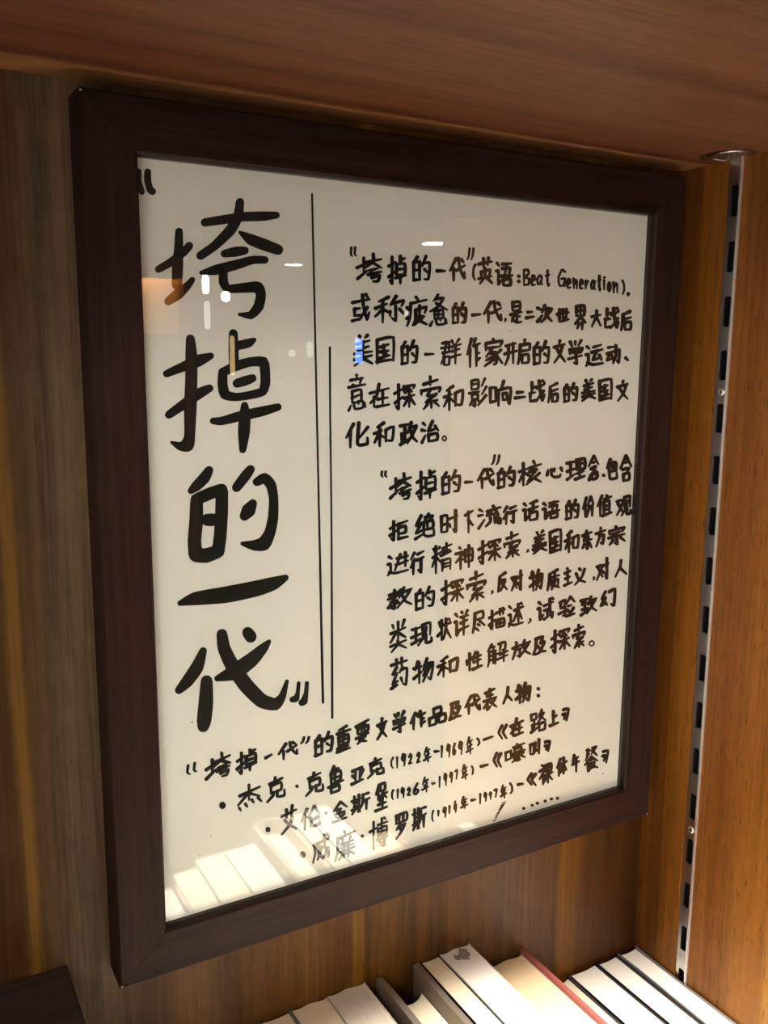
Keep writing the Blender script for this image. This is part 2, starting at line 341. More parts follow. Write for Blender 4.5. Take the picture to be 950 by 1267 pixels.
big('title_character', (200, 560), 4.75, [
    [(278,104,52),(250,150,68),(200,200,60),(172,224,40)], [(205,290,76),(203,400,82),(192,520,80),(200,600,86)], [(205,275,72),(290,238,72),(352,218,72)], [(354,230,74),(352,350,76),(345,480,76),(332,580,76)], [(204,602,86),(262,605,86),(332,580,78)],
    [(268,395,74),(300,395,76)], [(522,98,52),(490,140,62),(440,205,56)], [(560,172,52),(605,150,62),(642,190,62),(658,270,56),(655,380,62),(636,470,66),(600,535,84),(540,545,62),(475,535,26)], [(535,300,54),(510,340,84),(487,372,60)]])
big('title_character', (200, 560), 4.75, [[(108,885,34),(200,858,80),(380,835,98),(560,798,94),(660,768,78),(728,735,38)]])
big('title_character', (200, 700), 4.13, [
    [(212,435,40),(180,520,66),(130,592,62),(88,636,42)], [(230,590,62),(226,700,76),(216,795,74),(212,822,60)], [(284,576,32),(370,545,80),(460,480,74),(520,420,50),(548,388,24)],
    [(308,350,56),(318,420,66),(360,510,74),(430,610,78),(510,690,74),(580,708,64),(616,668,40),(640,590,20)], [(440,342,60),(454,362,64)]])
big('quotation_mark', (200, 700), 4.13, [[(700,600,20),(695,650,22),(686,678,36),(668,684,32)], [(742,600,22),(738,650,24),(728,690,38),(716,700,36)]])
big('ruled_line', (0, 0), 1, [[(386,240,2.6),(388,330,2.5),(390,420,2.6),(393,560,2.5),(396,700,2.8),(398,800,3.2),(399.5,869,3.4)]])
big('ruled_line', (0, 0), 1, [[(408,430,3.0),(408.5,520,2.5),(410,640,2.4),(410.5,760,2.8),(411,888,3.2)]])

ROK = 'a077 94f3 e4b96f 95bbff'; HAND = '303f1d 0563 0b68 '; HEART = ' 0f2d 5d6fdfdc 9c9d edff'; REN = '5008 353f '; SAY = '1032 05252e5b '; WALK = '1032 06262c0f 1d6fff '
G = {
'垮':'424b 0765 0d69 64f3 a0a457 a5f8 89d8 7bfa ab9decdfaf','掉':HAND+'a0a4 a2e1 747aeae474 87d7 6cfb abaf','的':'4013 131e 1363 636e 1e6e 1868 b086 94e4e9deae a8ca','一':'0ff0','-':'0ff0','代':'6008 474f 78f5 90a6dcfefa c1e3',
'英':'03f2 5055 b0a4 383b 38d7cb 0cfb 767b1f 8bff','语':SAY+'61e1 a189 64d4c9 59f9 7b7f 7bdbdf7f',':':'7070 7f7f','“':'302b5f b0abdf','”':'503a0f d0ba8f','(':'b0544baf',')':'40a4bb5f',',':'90b64f','、':'20ce','。':'80241a7fdcf6b180','·':'7777','o':'80241a7fdcf6b180',
'B':'202f 20b0d437e9de2f','e':'18e6c150173eee','a':'d270173e9dd3 d3cbff','t':'706bafed 15f4','G':'e280173ebee8 78f8ef','n':'102f 28a1e4ef','r':'202f 28a1f2','i':'747f 7070','1':'a06f','9':'d3701568d3 e2bf','2':'1480e47a1efe','6':'b0372d8feb882c','7':'02e07f','4':'701afa b5af',
'年':'6016 44d3 48c7 484c 0cfb 949f','或':'04f3 282c 2878 7c2c 0f8e 90a7dffb d86f c0e2','称':'7022 0664 424f 470b 478a b085 94f3e6 b6bf9d 898c d8fb','疲':'7092 33f2 332b0f 0527 0b29 77f6e9 777c5f a5ab 7bdb6f 8cff',
'惫':'7033 62c27608 54f8 484c 48b8bc4c 4aba 787c'+HEART,'是':'3036 30c0c636 33c3 09f8 889e 8bdb 4a2e 3c8fff','二':'31c0 0ffc','次':'0244 0e59 8056 73f4c8 a59b4f aaff','世':'05f4 303efd 808a c0ca 8aca','界':'2026 20d0d626 23d3 8086 870b 87fb 5b3e abaf',
'大':'05f4 80760f 86ff','战':'3037 3473 181e 1868 6e1e 85f3 a0b8dffb e87f d0f2','后':'d032 322a0f 36f5 696f 69e9ef6f','美':'4052 b091 24d3 37c6 09f9 7379 0cfb 7a7c0f 8cff','国':'101f 10f0ff 1eee 45b4 48b8 3ccb 747c 9aab',
'群':'116167 0474 1767 412a0e 2a2f 2a6a6f2f 8092 e0c2 84f3 87e6 7bfa b3bf','作':REN+'a074 84f3 b4bf b8e8 bcfb','家':'7072 1216 12f2d5 35b5 751a 58a8ae8f 8a1c ab0f e79a 99ff','开':'21e0 07f6 51591f b0bf','启':'8082 33e3e7 37e7 332b0f 5a5f 5adadf5f',
'文':'8072 04f3 c48a0f 358aff','学':'2043 7072 e0b3 1518 15f5d8 47b789 899f6e 0bfa','运':WALK+'71e0 55f4 a46bda c8ec','动':'1171 0675 460c6b 587e 85e4dfbd a0a97f','意':'7071 22d2 4454 b2a4 05f5 373c 37b7bc3c 3ab9'+HEART,
'在':'05f4 70580c 383f 6aea a6ae 5fff','探':HAND+'7275 72f2e4 a486 b4d6 79f8 b6bf b97e b9fe','索':'7074 23d2 0608 06f6e8 8659a9 c94cdc 8c8f 5d2f bdef','和':'7022 0665 434f 460c 478a 959d 95f4ed9c',
'影':'2025 20808525 2282 0797 282b 28787b2b 5b5f3e 2c0e 8c9e e0b4 f5b9 fa8f','响':'030c 0343 434c 0c4c a085 656f 65f5efdd 989c 98c8cc9c','化':'5008 343f f49a 908daffffb','政':'0181 414d 4777 171e 0f8c '+ROK,'治':'1032 0536 0f3a a067e6 c4f8 6a6f 6aeaef6f',
'核':'0564 303f 360c 368a a0b2 74f3 a477c6 c66d e95f bcff','心':'0c15 444b7fcedb 7377 e2f6','理':'0272 0877 0e7b 323d 8188 81f1f888 84f4 b1be 9bea 7ffe','念':'8006 80f6 7494 48b77b 0f2c 4c5fcfcc 7b8c dbfe','包':'5006 33e3e9b9 35959939 364d6ffffb','含':'8007 80f7 7494 38c88b 4b4f 4bcbcf4f',
'拒':HAND+'73f2 737f 76d6db7b 7fff','绝':'5016551b6a 0f6d b075 82e2b5 75e5ea7a a5aa 757daffffb','时':'121d 12626d1d 1868 75f4 d0dfbd 899b','下':'02f0 606f 76fa','流':'1032 0535 0f49 a0b1 63f2 9366d6 c4e8 898c5f b9be d9defffb','行':'4004 550a 363f 82f1 76f5 c6cf9d',
'话':SAY+'e071 66f5 a1a9 797f 79e9ef7f','价':'5008 353f b066 b0f6 97985f d7df','值':'5007 343f 73f2 a1a5 75d5de 757e 78d8 7bdb 5ffe','观':'0272490e 146c 8089 80e0e9 b3a95f b9bffffc','进':WALK+'73f3 68f7 905c d0db','精':'1123 6152 0674 303f 360b 367a 82f1 84e4 76f5 b0b6 898f 89e9ef 8beb 8ded',
'神':'3041 04740a 464f 4879 838b 83e3eb8b 87e7 b0bf','东':'13e2 7038e8 958f6e 4b1e bbef','方':'8072 04f3 64580f 67d7be8d','宗':'7072 1215 12f2d5 46b5 08f8 788f6e 4b1e bafe','教':'1372 0675 4047 810c 29694b 4b4f2e 0d7b '+ROK,
'反':'d032 32280f 46d69b4f 68ff','对':'0474490e 157d 75f4 d0dfbd 89ab','物':'3015 0464 414f 0b68 a077 84f4dfbd b57b d57f','质':'d032 32290f 35f5 9298 585d 58d8dd 998b5f adff','主':'6082 24d3 39c8 0ffe 748e','义':'e2a90f 246bff 7092','人':'80760f 78ff',
'类':'2133 d0b3 05e4 7079 650a 86e9 0cfb 7a7c1f 8cff','现':'0272 0877 0d7b 323d 818a 81e1ea b3a95f b9bffffc','状':'2135 505f 0b58 74f4 a0a77f a8ff d1e3','详':SAY+'8091 e0c2 73f3 77e6 6bfa a3af','尽':'31d1d636 312a0f 87fc 7a9b 5d8f','描':HAND+'73f2 a0a5 d0d5 797f 79e9ef7f 7cec a9af','述':WALK+'64f3 a0ad a55c b6ec d0e1',
'试':SAY+'64f3 68c7 989e 6fbd c0c8effb e0f1','验':'126157 2227676d4e 0b5a b075 b0f5 97c7 8a9c acbd eacd 7fff','致':'0171 411565 5476 474d 1a7a 0f7c '+ROK,'幻':'501655 560c6b 5a7d 91f0efbd','药':'02f2 5054 a0a4 5417571c6b 0e6d b587 96f6eebd 9aac','性':'0509 303f 5467 9073 85e4 79e8 6ffe b1be',
'解':'3004 225244 151b0f 15656f 1868 1b6b 454e 81d1d6b6 a196 a878 99f8 7cfb c8cf','放':'3041 0473 33290f 37676e4d '+ROK,'及':'31c196e68e2f 413a0f 58aeff','重':'b021 03f3 262b 26d6db2b 29d8 727f 1ddd 0fff','要':'02f0 2428 24e4d828 6167 a1a7 0bfa 794dcf bb2f','品':'4046 40b0b646 080f 08686f0f 989f 98f8ff9f',
'表':'22d1 45b5 08f8 7088 780d 4b4f8d 8aff d9ac','杰':'15e4 707a 750b 86ea 1d2f 5c6e 9bad dbfe','克':'23d2 7065 353a 35c5ca3a 5a5c0f 9a9efffb','鲁':'6024 52a274 343a 34c4c93a 37c7 747a 0bfa 3c3f 3cbcbf3f','亚':'11e0 515e b1ae 164a f4ca 0ffe','《':'70087f f088ff','》':'21f0af 07763d',
'路':'0105 01515505 353d 3969 191e 0e7c b085 93d379 a5f9 8a8f 8aeaef8f','上':'606e 77d6 0fff','艾':'04f3 5156 b0a6 b78b0f 378bff','伦':REN+'b067 b0f7 e98b 888e9ffffc','金':'8006 80f6 4696 29d9 777e 3b5d cb9d 0fff','斯':'0373 202b 606b 2666 2969 0b8b 2c0f 5c7f e191 91985f 97f6 c7cf',
'堡':'4005 3339 6064 60c0c464 57f6 959a 965a 96e9 3cdc 9a9f 0fff','嚎':'040b 0444 444b 0b4b 90a1 62f2 7477 74c4c777 585a 58f8 6aea aa6c 9aadbf8f ad5f eabc bbff','叫':'020c 02525c0c 828bda e0ef','威':'14f3 14290f 4676 585b8e 874e a0b8effb e99f d0f2','廉':'7082 23f2 232a0f 6466 c4b6 57e7 59e9 4bfb 5ddd 777f a7af 7c3f acff',
'博':'0564 303f 73f3 c0d1 757a 75e5ea 77e7 79e9 a0aa 6bfb cacf9e 8cad','罗':'1015 10f0f515 5055 a0a5 6619 48d77c1f 698b','裸':'3041 04730a 464f 5879 7176 71e1e676 73e3 a1af 69f8 a95e a9fe','体':'5007 343f 65f4 a0af a55d a5fc 8cdc','午':'4016 34d3 08f7 848f','餐':'2061 4026 335317 90e084 92e6 860a 86fa 68a8 4aba babe 4cbc 4ebe 4a4f8d adff',
}
def parse(s):
    S = [[(int(t[i], 16)/15, int(t[i+1], 16)/15) for i in range(0, len(t), 2)] for t in s.split()]
    xs = [p[0] for t in S for p in t]; ys = [p[1] for t in S for p in t]     # stretch every character to its full cell
    fx = (lambda a: (a-min(xs))/(max(xs)-min(xs))) if max(xs)-min(xs) > .3 else (lambda a: a)
    fy = (lambda a: (a-min(ys))/(max(ys)-min(ys))) if max(ys)-min(ys) > .3 else (lambda a: a)
    return [[(fx(a), fy(b)) for a, b in t] for t in S]
def write(name, segs, width, slope):
    k = Ink()
    for (org, sc, items) in segs:
        for ch, x0, y0, x1, y1 in items:
            X0, Y0, X1, Y1 = org[0]+x0/sc, org[1]+y0/sc, org[0]+x1/sc, org[1]+y1/sc
            wd = width*(.78 if ch in '0123456789BeatGnrio()年' else .6 if ch == '。' else .8 if ch in ',“”' else .93 if len(G.get(ch, '')) > 62 else 1.05)
            h = wd/2; X0 += h; X1 -= h; Y0 += h; Y1 -= h
            if X1 < X0: X0 = X1 = (X0+X1)/2
            if Y1 < Y0: Y0 = Y1 = (Y0+Y1)/2
            if ch == '●': k.disc((X0+X1)/2, (Y0+Y1)/2, (X1-X0)/2+h*.8, 14, 1.1); continue
            if ch == '.': k.disc((X0+X1)/2, (Y0+Y1)/2, wd*.62, 12, .9); continue
            full = (Y1-Y0) > 12
            sl = (slope-.09)*(X1-X0) if full and ch not in '()《》:' else 0   # the line climbs, so do its cross strokes
            for st in parse(G[ch]):
                cw = wd*random.uniform(.9, 1.12); jx, jy = random.uniform(-.35, .35), random.uniform(-.35, .35); pts = []
                if len(st) > 1 and all(p == st[0] for p in st): pts = [(X0+st[0][0]*(X1-X0), Y0+st[0][1]*(Y1-Y0), wd*1.15), (X0+st[0][0]*(X1-X0)+.4, Y0+st[0][1]*(Y1-Y0)+.3, wd*1.15)]
                elif len(st) == 1: pts = [(X0+st[0][0]*(X1-X0), Y0+st[0][1]*(Y1-Y0), wd*1.15), (X0+st[0][0]*(X1-X0)+.5, Y0+st[0][1]*(Y1-Y0)+.3, wd*1.15)]
                else:
                    for q, (a, b) in enumerate(st):
                        yy = Y0+abs(sl)*.2+b*(Y1-Y0-abs(sl)*.4)
                        wq = cw*(1.14 if q == 0 else (.74 if q == len(st)-1 else 1.0))
                        pts.append((X0+a*(X1-X0)+jx, yy+sl*(a-.5)+jy, wq))
                k.stroke(pts)
    return k.build(name)
c1, c2, c3, c4 = ((420, 290), 4.75), ((600, 290), 4.75), ((420, 400), 4.75), ((600, 400), 4.75)
c5, c6, c7, c8 = ((460, 560), 5.278), ((620, 560), 5.278), ((460, 700), 5.278), ((620, 700), 5.278)
d1, d2, d3, d4, px = ((220, 890), 5.9375), ((370, 850), 5.756), ((510, 840), 5.756), ((640, 840), 5.756), ((0, 0), 1)
write('text_line', [(*c1, [('“',60,70,105,135),('垮',95,105,255,290),('掉',280,120,400,300),('的',425,120,540,275),('一',565,205,630,225),('代',638,130,745,280),('”',745,75,795,155),('(',778,170,805,275),('英',810,130,905,300)]),
    (*c2, [('语',55,155,170,310),(':',190,235,205,285),('B',222,200,265,305),('e',265,235,300,305),('a',300,235,345,305),('t',350,205,385,310),('G',425,200,480,315),('e',475,255,508,320),('n',512,255,545,325),('e',550,260,582,325),('r',585,265,615,325),('a',615,265,655,330),('t',660,235,688,335),('i',692,245,710,335),('o',715,275,745,340),('n',748,275,785,350),(')',800,265,825,360),('、',832,340,852,368)])], 4.06, .02)
write('text_line', [(*c1, [('或',65,345,185,515),('称',200,355,385,525),('疲',385,355,520,545),('惫',525,345,640,540),('的',658,395,752,530),('一',770,460,835,485),('代',838,385,960,530)]),
    (*c2, [(',',108,490,130,520),('是',140,385,225,530),('二',232,445,295,500),('次',300,405,400,525),('世',415,430,500,520),('界',520,410,600,570),('大',618,440,690,550),('战',695,425,795,560),('后',790,445,868,572)])], 4.06, -.02)
write('text_line', [(*c3, [('美',80,60,200,255),('国',210,80,325,240),('的',358,95,465,245),('一',495,170,562,192),('群',590,90,720,250),('作',742,80,835,265),('家',845,80,965,255)]),
    (*c4, [('开',105,110,195,250),('启',185,85,270,245),('的',280,100,385,245),('文',398,90,478,240),('学',482,95,580,250),('运',585,120,700,255),('动',708,120,800,245),('、',815,195,848,228)])], 3.94, -.06)
write('text_line', [(*c3, [('意',45,290,160,515),('在',170,345,300,500),('探',315,340,450,510),('索',470,300,600,510),('和',605,355,735,520),('影',755,320,870,495)]),
    (*c4, [('响',22,330,160,495),('二',168,395,245,450),('战',255,330,360,472),('后',360,345,440,472),('的',455,345,548,468),('美',562,320,655,462),('国',665,322,750,462),('文',770,330,848,462)])], 3.94, -.1)
write('text_line', [(*c3, [('化',30,572,175,735),('和',195,572,328,730),('政',348,572,465,718),('治',475,565,590,705),('。',598,658,632,698)])], 4.06, -.12)
write('text_line', [(*c5, [('“',55,115,105,165),('垮',110,125,265,325),('掉',285,105,430,315),('的',450,110,582,272),('一',600,180,665,205),('代',680,95,805,242),('”',775,10,840,85),('的',815,85,940,235)]),
    (*c6, [('核',105,45,270,222),('心',288,90,410,170),('理',420,35,555,190),('念',562,10,645,185),('·',655,135,680,160),('包',680,30,765,185),('含',768,8,860,195)])], 3.94, -.12)
write('text_line', [(*c5, [('拒',108,425,245,578),('绝',272,390,415,568),('时',445,372,570,540),('下',600,375,670,535),('流',685,340,850,495)]),
    (*c6, [('行',5,335,108,475),('话',132,310,250,455),('语',262,305,390,445),('的',415,300,515,440),('价',525,280,612,430),('值',620,265,728,425),('观',745,280,855,420)])], 3.83, -.15)
write('text_line', [(*px, [('进',478,683,507,712),('行',506,680,526,712),('精',533,671,560,710),('神',562,673,586,706),('探',590,664,621,698),('索',622,656,645,692),(',',650,679,655,684.5)]),
    (*c6, [('美',200,500,305,665),('国',310,500,400,662),('和',408,500,515,660),('东',520,498,600,640),('方',608,478,690,620),('宗',690,470,815,612)])], 3.83, -.18)
write('text_line', [(*c7, [('教',95,130,270,290),('的',280,130,412,285),('探',445,70,605,258),('索',615,25,750,240),(',',772,158,795,190),('反',815,40,890,175)]),
    (*c8, [('对',58,25,148,175),('物',178,18,280,172),('质',292,20,390,165),('主',400,5,470,135),('义',470,5,558,130),(',',595,70,615,100),('对',615,-55,712,105),('人',735,-50,825,75)])], 3.71, -.2)
write('text_line', [(*c7, [('类',112,350,235,568),('现',250,372,400,530),('状',418,335,525,495),('详',530,290,640,470),('尽',648,290,745,440),('描',755,270,880,420)]),
    (*c8, [('述',38,240,152,400),(',',170,340,200,382),('试',230,210,350,365),('验',365,195,490,345),('致',510,190,632,325),('幻',640,150,752,285)])], 3.71, -.22)
write('text_line', [(*c7, [('药',118,590,240,805),('物',265,595,410,775),('和',422,572,572,735),('性',610,550,728,692),('解',748,485,895,655)]),
    (*c8, [('放',65,475,200,612),('及',200,455,298,585),('探',318,395,455,570),('索',460,372,555,545),('。',568,485,612,530)])], 3.71, -.24)
write('text_line', [(*d1, [('“',60,315,145,410),('垮',195,235,395,455),('掉',425,210,590,405),('一',630,245,700,295),('代',730,155,885,305)]), (*d2, [('”',5,350,80,410),('的',105,315,248,488),('重',258,265,375,470),('要',395,230,508,412),('文',545,210,632,380),('学',658,170,765,340)]),
    (*px, [('作',505.5,878,528,904)]), (*d3, [('品',110,188,245,335),('及',250,155,358,298),('代',365,100,490,260),('表',498,55,610,230),('人',637,45,722,180),('物',728,18,850,182),(':',888,58,905,130)])], 3.94, -.28)
write('text_line', [(*d1, [('●',300,600,355,665),('杰',430,455,625,670),('克',645,405,795,605),('·',860,482,888,500)]), (*d2, [('克',40,590,180,775),('鲁',195,540,325,765),('亚',365,562,468,695),('克',480,490,612,650),('(',648,495,678,585),('1',690,495,705,585),('9',725,465,760,572),('2',775,465,812,552),('2',830,458,868,545)]),
    (*d3, [('年',72,475,140,605),('-',150,505,200,530),('1',200,470,222,565),('9',240,455,275,565),('6',283,455,315,550),('9',325,435,362,550),('年',378,405,440,548),(')',455,418,485,482),('-',500,400,585,445),('《',605,320,680,435),('在',690,265,800,415)]), (*d4, [('路',88,210,212,390),('上',220,213,300,340),('》',312,205,375,308)])], 3.71, -.3)
write('text_line', [(*d1, [('●',640,787,683,833),('艾',750,625,880,845)]), (*d2, [('伦',5,840,155,1020),('·',180,885,200,908),('金',232,800,350,965),('斯',365,745,515,905),('堡',535,675,638,885),('(',655,728,680,808),('1',690,725,712,800),('9',722,710,752,795),('2',765,710,800,778),('6',808,680,858,772)]),
    (*d3, [('年',65,690,125,815),('-',135,730,172,754),('1',185,690,205,780),('9',220,665,248,768),('9',258,655,290,745),('7',300,640,330,720),('年',345,600,402,728),(')',418,615,442,690),('-',478,600,548,635),('《',572,520,640,635),('嚎',655,450,810,605)]), (*d4, [('叫',82,430,165,560),('》',185,435,243,525)])], 3.60, -.3)
write('text_line', [(*d2, [('●',0,1168,50,1222),('威',90,1045,225,1250),('廉',245,1005,405,1235),('·',440,1052,460,1070),('博',495,925,640,1160),('罗',680,890,778,1085)]),
    (*d3, [('斯',-5,900,110,1080),('(',135,930,160,1020),('1',180,935,195,985),('9',210,905,245,995),('1',255,900,275,965),('4',290,865,322,960),('年',340,828,402,935),('-',412,850,460,878),('1',475,812,495,895),('9',505,805,535,878),('9',540,798,570,862),('7',575,780,608,850),('年',622,745,680,858),(')',688,735,718,822),('-',742,738,798,765),('《',810,665,890,765)]),
    (*d4, [('裸',148,590,258,760),('体',270,552,362,698),('午',380,525,450,675),('餐',472,480,580,665),('》',595,500,658,605)])], 3.60, -.3)
k = Ink()
for x, y in ((45,922),(105,900),(142,885),(198,870),(242,855),(285,850)): k.disc(640+x/5.756, 840+y/5.756, 2.3, 12, .9)
k.build('ellipsis_dots')
k = Ink()
for i in range(16):
    t = i/15; x, y = 510+(655-70*t)/5.756, 840+(890+125*t)/5.756; l_ = (3.4-2.2*t)
    k.stroke([(x-l_*.8+random.uniform(-1, 1), y+random.uniform(-1, 1), 1.3), (x+l_*.7, y-l_*.9, .8)])
k.build('ink_smudge')
k = Ink()
for x, y, r in ((237.5,893.5,1.1),(261,1034,.8),(247,1058,.8),(746,957,1.0),(734.6,871,.6),(399.5,881.5,.6),(401,880,.5),(325,570,.5),(631,409.5,.9),(665,411,.6)): k.disc(x, y, r, 8, .7)
tag(k.build('paper_speck'), kind='stuff')

# ------------------------------------------------------------------ books on the shelf (tops seen from above)
def book(name, x0, x1, zt, depth, pm, cm, label, hard=True, yb=.0125, over=.003, tb=.0024, cat='book', curve=.004, wob=.0):
    """spine towards the room, fore-edge towards the wall; > cover, page_block"""
    yf = -depth; g = empty(name, ((x0+x1)/2, (yb+yf)/2, FZ)); tag(g, label, cat, 'books in the row below the poster')
    ov = over if hard else 0; t = tb if hard else .0005
    bm = bmesh.new()
    # page block: polygon with hollow fore-edge, rounded back at the spine
    a, b = x0+t, x1-t; n = 10; pts = []
    for i in range(n+1): s_ = i/n; pts.append((a+(b-a)*s_, yb-ov-(curve*4*s_*(1-s_) if hard else .0006*math.sin(s_*9))))
    for i in range(n+1): s_ = 1-i/n; pts.append((a+(b-a)*s_, yf+t+.001-(curve*.8*4*s_*(1-s_) if hard else 0)))
    prism(bm, pts, 'z', FZ+ov+.0003, zt-ov-(0 if hard else .0006)); obj('page_block', bm, pm, g, bevel=.0004)
    bm = bmesh.new(); seg = 12
    def board(xa, xb, ph):
        rows = []
        for j in range(seg+1):
            y = yb+(yf+.002-yb)*j/seg; dx = wob*math.sin(j*.9+ph)
            rows.append([bm.verts.new((xa+dx, y, FZ+.0002)), bm.verts.new((xb+dx, y, FZ+.0002)), bm.verts.new((xb+dx, y, zt+(wob*.5*math.sin(j*1.7+ph)))), bm.verts.new((xa+dx, y, zt+(wob*.5*math.sin(j*1.7+ph))))])
        for p, q in zip(rows, rows[1:]):
            for i in range(4): bm.faces.new((p[i], p[(i+1) % 4], q[(i+1) % 4], q[i]))
        bm.faces.new(rows[0][::-1]); bm.faces.new(rows[-1])
    board(x0, x0+t*.9, 0); board(x1-t*.9, x1, 2)
    sp = []; cu = curve if hard else .0004
    for i in range(9): s_ = i/8; sp.append((x0+(x1-x0)*s_, yf+.002-cu*1.2*4*s_*(1-s_)-.001))
    for i in range(9): s_ = 1-i/8; sp.append((x0+(x1-x0)*s_, yf+.002-cu*1.2*4*s_*(1-s_)+t*.5))
    prism(bm, sp, 'z', FZ+.0002, zt)
    obj('cover', bm, cm, g, bevel=.0003)
    return g
cov = lambda nm, c, r=.35, **kw: plain(nm, c, r, var=.15, **kw)
k_black, k_char, k_gray, k_ivory = cov('black_cover', (24, 22, 24)), cov('charcoal_cover', (52, 48, 50)), cov('grey_jacket', (112, 106, 104), .25, coat=.6), cov('ivory_cover', (222, 212, 190))
k_brown, k_red, k_white = cov('grey_brown_board', (112, 98, 84), .5), cov('rose_red_board', (150, 78, 70), .5), cov('glossy_white_cover', (232, 228, 220), .15, coat=1)
k_blue = cov('slate_blue_cover', (70, 80, 100))
book('book', .1925, .2122, -.3565, .245, m_pages_white, k_gray, 'white-paged book in a grey glossy jacket, rightmost, against the right wall', True, .0125, .0012, .0014, curve=.001, wob=.0005)
book('book', .1703, .1915, -.357, .235, m_pages_white, k_black, 'thick black-covered book with white page tops, second from the right wall', True, .0135, .0014, .0012, curve=.001)
book('book', .1425, .1695, -.357, .235, m_pages_white, k_black, 'wide white-paged book with thin black covers, third from the right wall', True, .0135, .0012, .0010, curve=.001)
book('book', .1190, .1415, -.357, .225, m_pages_cream, k_char, 'charcoal-covered book half hidden right of the red-edged board', True, .012, .0014, .0016, curve=.002, wob=.0006)
# tan book with the tall rose board
g = book('book', .0660, .0950, -.3228, .215, m_pages_tan, k_ivory, 'tan-paged book with a tall rose-red board on its right', False, .0125)
bm = bmesh.new(); box(bm, .0953, .0986, -.215, .0145, FZ+.0003, -.3195); obj('tall_board', bm, k_red, g, bevel=.0004)['label'] = 'rose-red board standing above the pages'
gB = book('book', .0245, .0490, -.2995, .246, m_pages_white, k_ivory, 'pale paperback with a grey stain at its rear top corner', False, .0145)
bm = bmesh.new()
for (sx, sy, r) in ((.0405, .0098, .0026), (.0415, .0065, .0022), (.0372, .0052, .0026), (.0335, .0060, .0022), (.0428, .0100, .0014), (.0395, .0030, .0018)):
    n = 12; vs = [bm.verts.new((sx+r*(1+.25*math.sin(i*2.3+sx*9000))*math.cos(2*math.pi*i/n), sy+r*1.5*(1+.2*math.cos(i*1.9))*math.sin(2*math.pi*i/n), -.29998+.00001*r*1000)) for i in range(n)]; bm.faces.new(vs)
obj('stain', bm, plain('grey_stain', (140, 130, 116), .8, var=.8, scale=400), gB, recalc=False)['label'] = 'dark grey stain on the page tops'
book('book', .0085, .0240, -.3000, .246, m_pages_cream, k_black, 'slim cream-paged book with black covers, left of the stained paperback', True, .0145, .0006, .0007, curve=.0006)
book('book', -.0262, .0070, -.2995, .244, m_pages_cream, k_brown, 'hardback with raised grey-brown boards above its sunken pages', True, .0140, .0125, .0052, curve=.006, wob=.0004)
book('book', -.0620, -.0350, -.2990, .215, m_pages_grey, k_ivory, 'worn greyish-paged paperback, directly left of the raised-board hardback', False, .0145)
book('book', -.0875, -.0632, -.2992, .215, m_pages_cream, k_ivory, 'cream-paged paperback, third book from the left edge of the row in view', False, .0140)
book('book', -.1105, -.0885, -.2985, .203, m_pages_cream, k_gray, 'cream-paged book with grey covers, first visible at the left of the row', True, .0140, .0010, .0012, curve=.001)
book('book', -.1360, -.1115, -.3080, .200, m_pages_white, k_white, 'glossy white book below the left half of the frame, mirrored in its glass', True, .0120, .0012, .0012, curve=.001)
book('book', -.1660, -.1375, -.3250, .190, m_pages_cream, k_blue, 'slate-blue book below the lower left corner of the frame', True, .0120, .0030, .0024)
book('book', -.1900, -.1675, -.3350, .190, m_pages_white, k_ivory, 'low ivory paperback beside the dark wooden box', False, .0120)

# dark box at the lower left
g = empty('wooden_box', (-.27, -.10, FZ)); tag(g, 'dark brown wooden box with a flat top at the lower left corner', 'box')
bm = bmesh.new(); box(bm, -.330, -.2205, -.215, .0140, FZ+.0003, -.2245); obj('body', bm, m_darkbox, g, bevel=.001)
bm = bmesh.new(); box(bm, -.331, -.2200, -.216, .0145, -.2243, -.2200); obj('lid', bm, m_darkbox, g, bevel=.001)

# ------------------------------------------------------------------ the shop behind the camera (seen only in the glass)
bm = bmesh.new(); box(bm, -1.2, 20, -14, 1, -1.30, -1.25); tag(obj('floor', bm, plain('shop_floor', (74, 58, 46), .4)), kind='structure')
bm = bmesh.new(); box(bm, -1.2, 20, -14, -.30, 1.32, 1.40); tag(obj('ceiling', bm, plain('shop_ceiling', (122, 108, 98), .8)), kind='structure')
bm = bmesh.new(); box(bm, -1.2, 20, -14.1, -14, -1.25, 1.32); tag(obj('wall_front', bm, plain('shop_wall', (92, 76, 62), .8)), kind='structure')
m_wpan = wood('veneer_shop_cabinet', 2, 0, -1, 1, [(-1, (170, 108, 60)), (0, (184, 120, 66)), (1, (160, 100, 56))], gain=.22)
g = empty('wooden_pillar', (1.045, -1.52, -1.25)); tag(g, 'tall narrow wooden divider post mirrored as an orange band in the glass', 'pillar')  # unseen pillar for the orange band in the glass, kept thin
bm = bmesh.new(); box(bm, 1.0, 1.09, -1.53, -1.50, -1.24, .46); obj('board', bm, m_wpan, g)
bm = bmesh.new(); box(bm, .98, 1.11, -1.60, -1.43, -1.25, -1.235); obj('foot', bm, m_wpan, g)
g = empty('display_cabinet', (.22, -1.62, -1.25)); tag(g, 'warmly lit wooden display cabinet mirrored at the left of the glass', 'cabinet')
bm = bmesh.new(); box(bm, .02, .335, -1.80, -1.78, -1.25, .30); box(bm, .02, .04, -1.78, -1.50, -1.25, .30); box(bm, .315, .335, -1.78, -1.50, -1.25, .30); obj('carcass', bm, m_wpan, g)
bm = bmesh.new(); box(bm, .02, .335, -1.80, -1.48, .30, .32); box(bm, .02, .335, -1.485, -1.475, .274, .30); obj('top_board', bm, m_wpan, g)
bm = bmesh.new(); box(bm, .04, .315, -1.542, -1.535, .16, .29); obj('glow_panel', bm, plain('gold_glow_panel', (200, 150, 70), .5), g)  # gold panel added close to the tube to shape the golden reflection
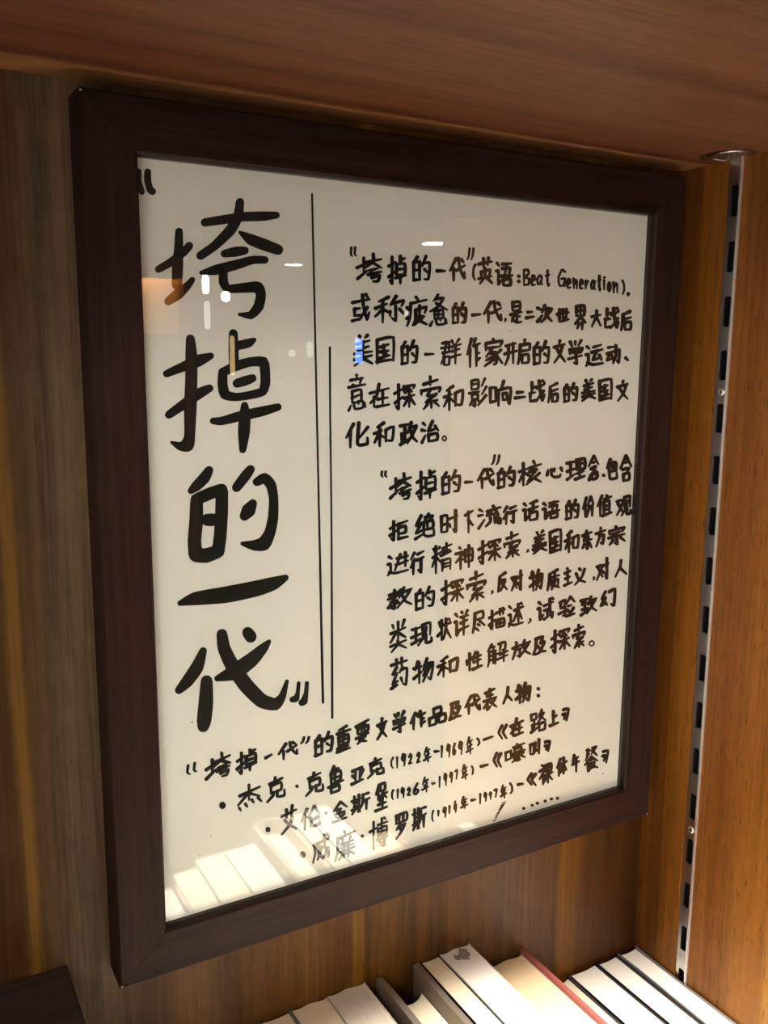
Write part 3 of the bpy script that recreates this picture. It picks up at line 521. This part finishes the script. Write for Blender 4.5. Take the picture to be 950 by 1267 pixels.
bm = bmesh.new(); box(bm, .06, .30, -1.515, -1.505, .292, .299); obj('lamp_tube', bm, emis('warm_strip', (1, .66, .30, 1), 110), g)
def downlight(x, y, r, s, c, label):
    g = empty('downlight', (x, y, 1.32)); tag(g, label, 'ceiling light', 'ceiling downlights mirrored in the glass')
    bm = bmesh.new(); lathe(bm, [(r*1.15, 1.319), (r*1.15, 1.312), (r, 1.312), (r, 1.3195)], x, y); obj('rim', bm, m_steel, g)
    bm = bmesh.new(); lathe(bm, [(r*.97, 1.311), (r*.97, 1.309)], x, y); obj('lamp_face', bm, emis('lamp_face', c, s), g)
downlight(4.98, -7.80, .135, 60, (1, .90, .78, 1), 'bright round downlight mirrored above the first line of small writing')
downlight(4.60, -10.60, .12, 22, (.75, 1, .85, 1), 'greenish round downlight mirrored beside the top title character')
downlight(-.12, -.767, .045, 14, (1, .86, .7, 1), 'round spotlight over the shelf front')
def pendant(u, v, y, r, s, c, label, h=0, cat='lamp'):
    Q = CAM + (on_plane(u, v, 0)-CAM)*((-y-CAM.y)/(0-CAM.y)); x, z = Q.x, Q.z
    g = empty('pendant_lamp', (x, y, z)); tag(g, label, cat, 'small hanging lamps mirrored in the glass')
    bm = bmesh.new()
    if h: lathe(bm, [(r*.6, z-h/2), (r, z-h/2+r), (r, z+h/2-r), (r*.6, z+h/2)], x, y, 12)
    else: bmesh.ops.create_icosphere(bm, subdivisions=2, radius=r, matrix=Matrix.Translation((x, y, z)))
    obj('bulb', bm, emis('bulb', c, s), g, True)
    bm = bmesh.new(); lathe(bm, [(.003, z+(h/2 or r)*.98), (.003, 1.3195)], x, y, 8); obj('cord', bm, m_black_cord, g)
m_black_cord = plain('black_cord', (20, 18, 16), .6)
pendant(254, 352, -3.0, .014, 26, (1, .88, .66, 1), 'bright tubular lamp mirrored by the foot of the top title character', .07)
pendant(279, 367, -3.2, .022, 26, (1, .86, .6, 1), 'round bulb mirrored just below the top title character', 0)
pendant(256, 390, -3.4, .014, 2.2, (1, .9, .8, 1), 'dim upright tube lamp mirrored under the bright lamps', .12)
pendant(588, 410, -3.0, .010, 7, (1, .9, .8, 1), 'small upright tube lamp mirrored over the third text line', .03)
pendant(583, 509, -2.0, .006, 30, (1, .95, .85, 1), 'pinpoint bulb mirrored near the fourth text line', 0)
pendant(503, 388, -4.0, .016, 2.5, (1, .95, .85, 1), 'small dim bulb mirrored in the second text line', 0)
pendant(361, 437, -5.0, .024, 2.0, (.85, 1, .8, 1), 'pale green bulb mirrored beside the second title character', 0)
pendant(383, 432, -5.0, .022, 1.6, (.8, 1, .85, 1), 'faint green bulb mirrored on the long ruled line', .10)
pendant(287, 440, -2.0, .007, 3.5, (1, .62, .22, 1), 'slim amber glow rod added for the golden streak on the second title character', .11)  # glowing rod made up to give a golden streak in the glass
g = empty('screen', (1.549, -3.0, -1.25)); tag(g, 'narrow blue lit screen on a post, mirrored over the third text line', 'screen')
bm = bmesh.new(); box(bm, 1.544, 1.556, -3.06, -3.03, -1.25, .22); obj('post', bm, m_black_cord, g)
m_blue = emis('blue_screen', (.10, .28, 1, 1), 11)
for z0, z1 in ((.150, .197), (.092, .140)):
    bm = bmesh.new(); box(bm, 1.537, 1.562, -3.03, -3.01, z0, z1); obj('panel', bm, m_blue, g)
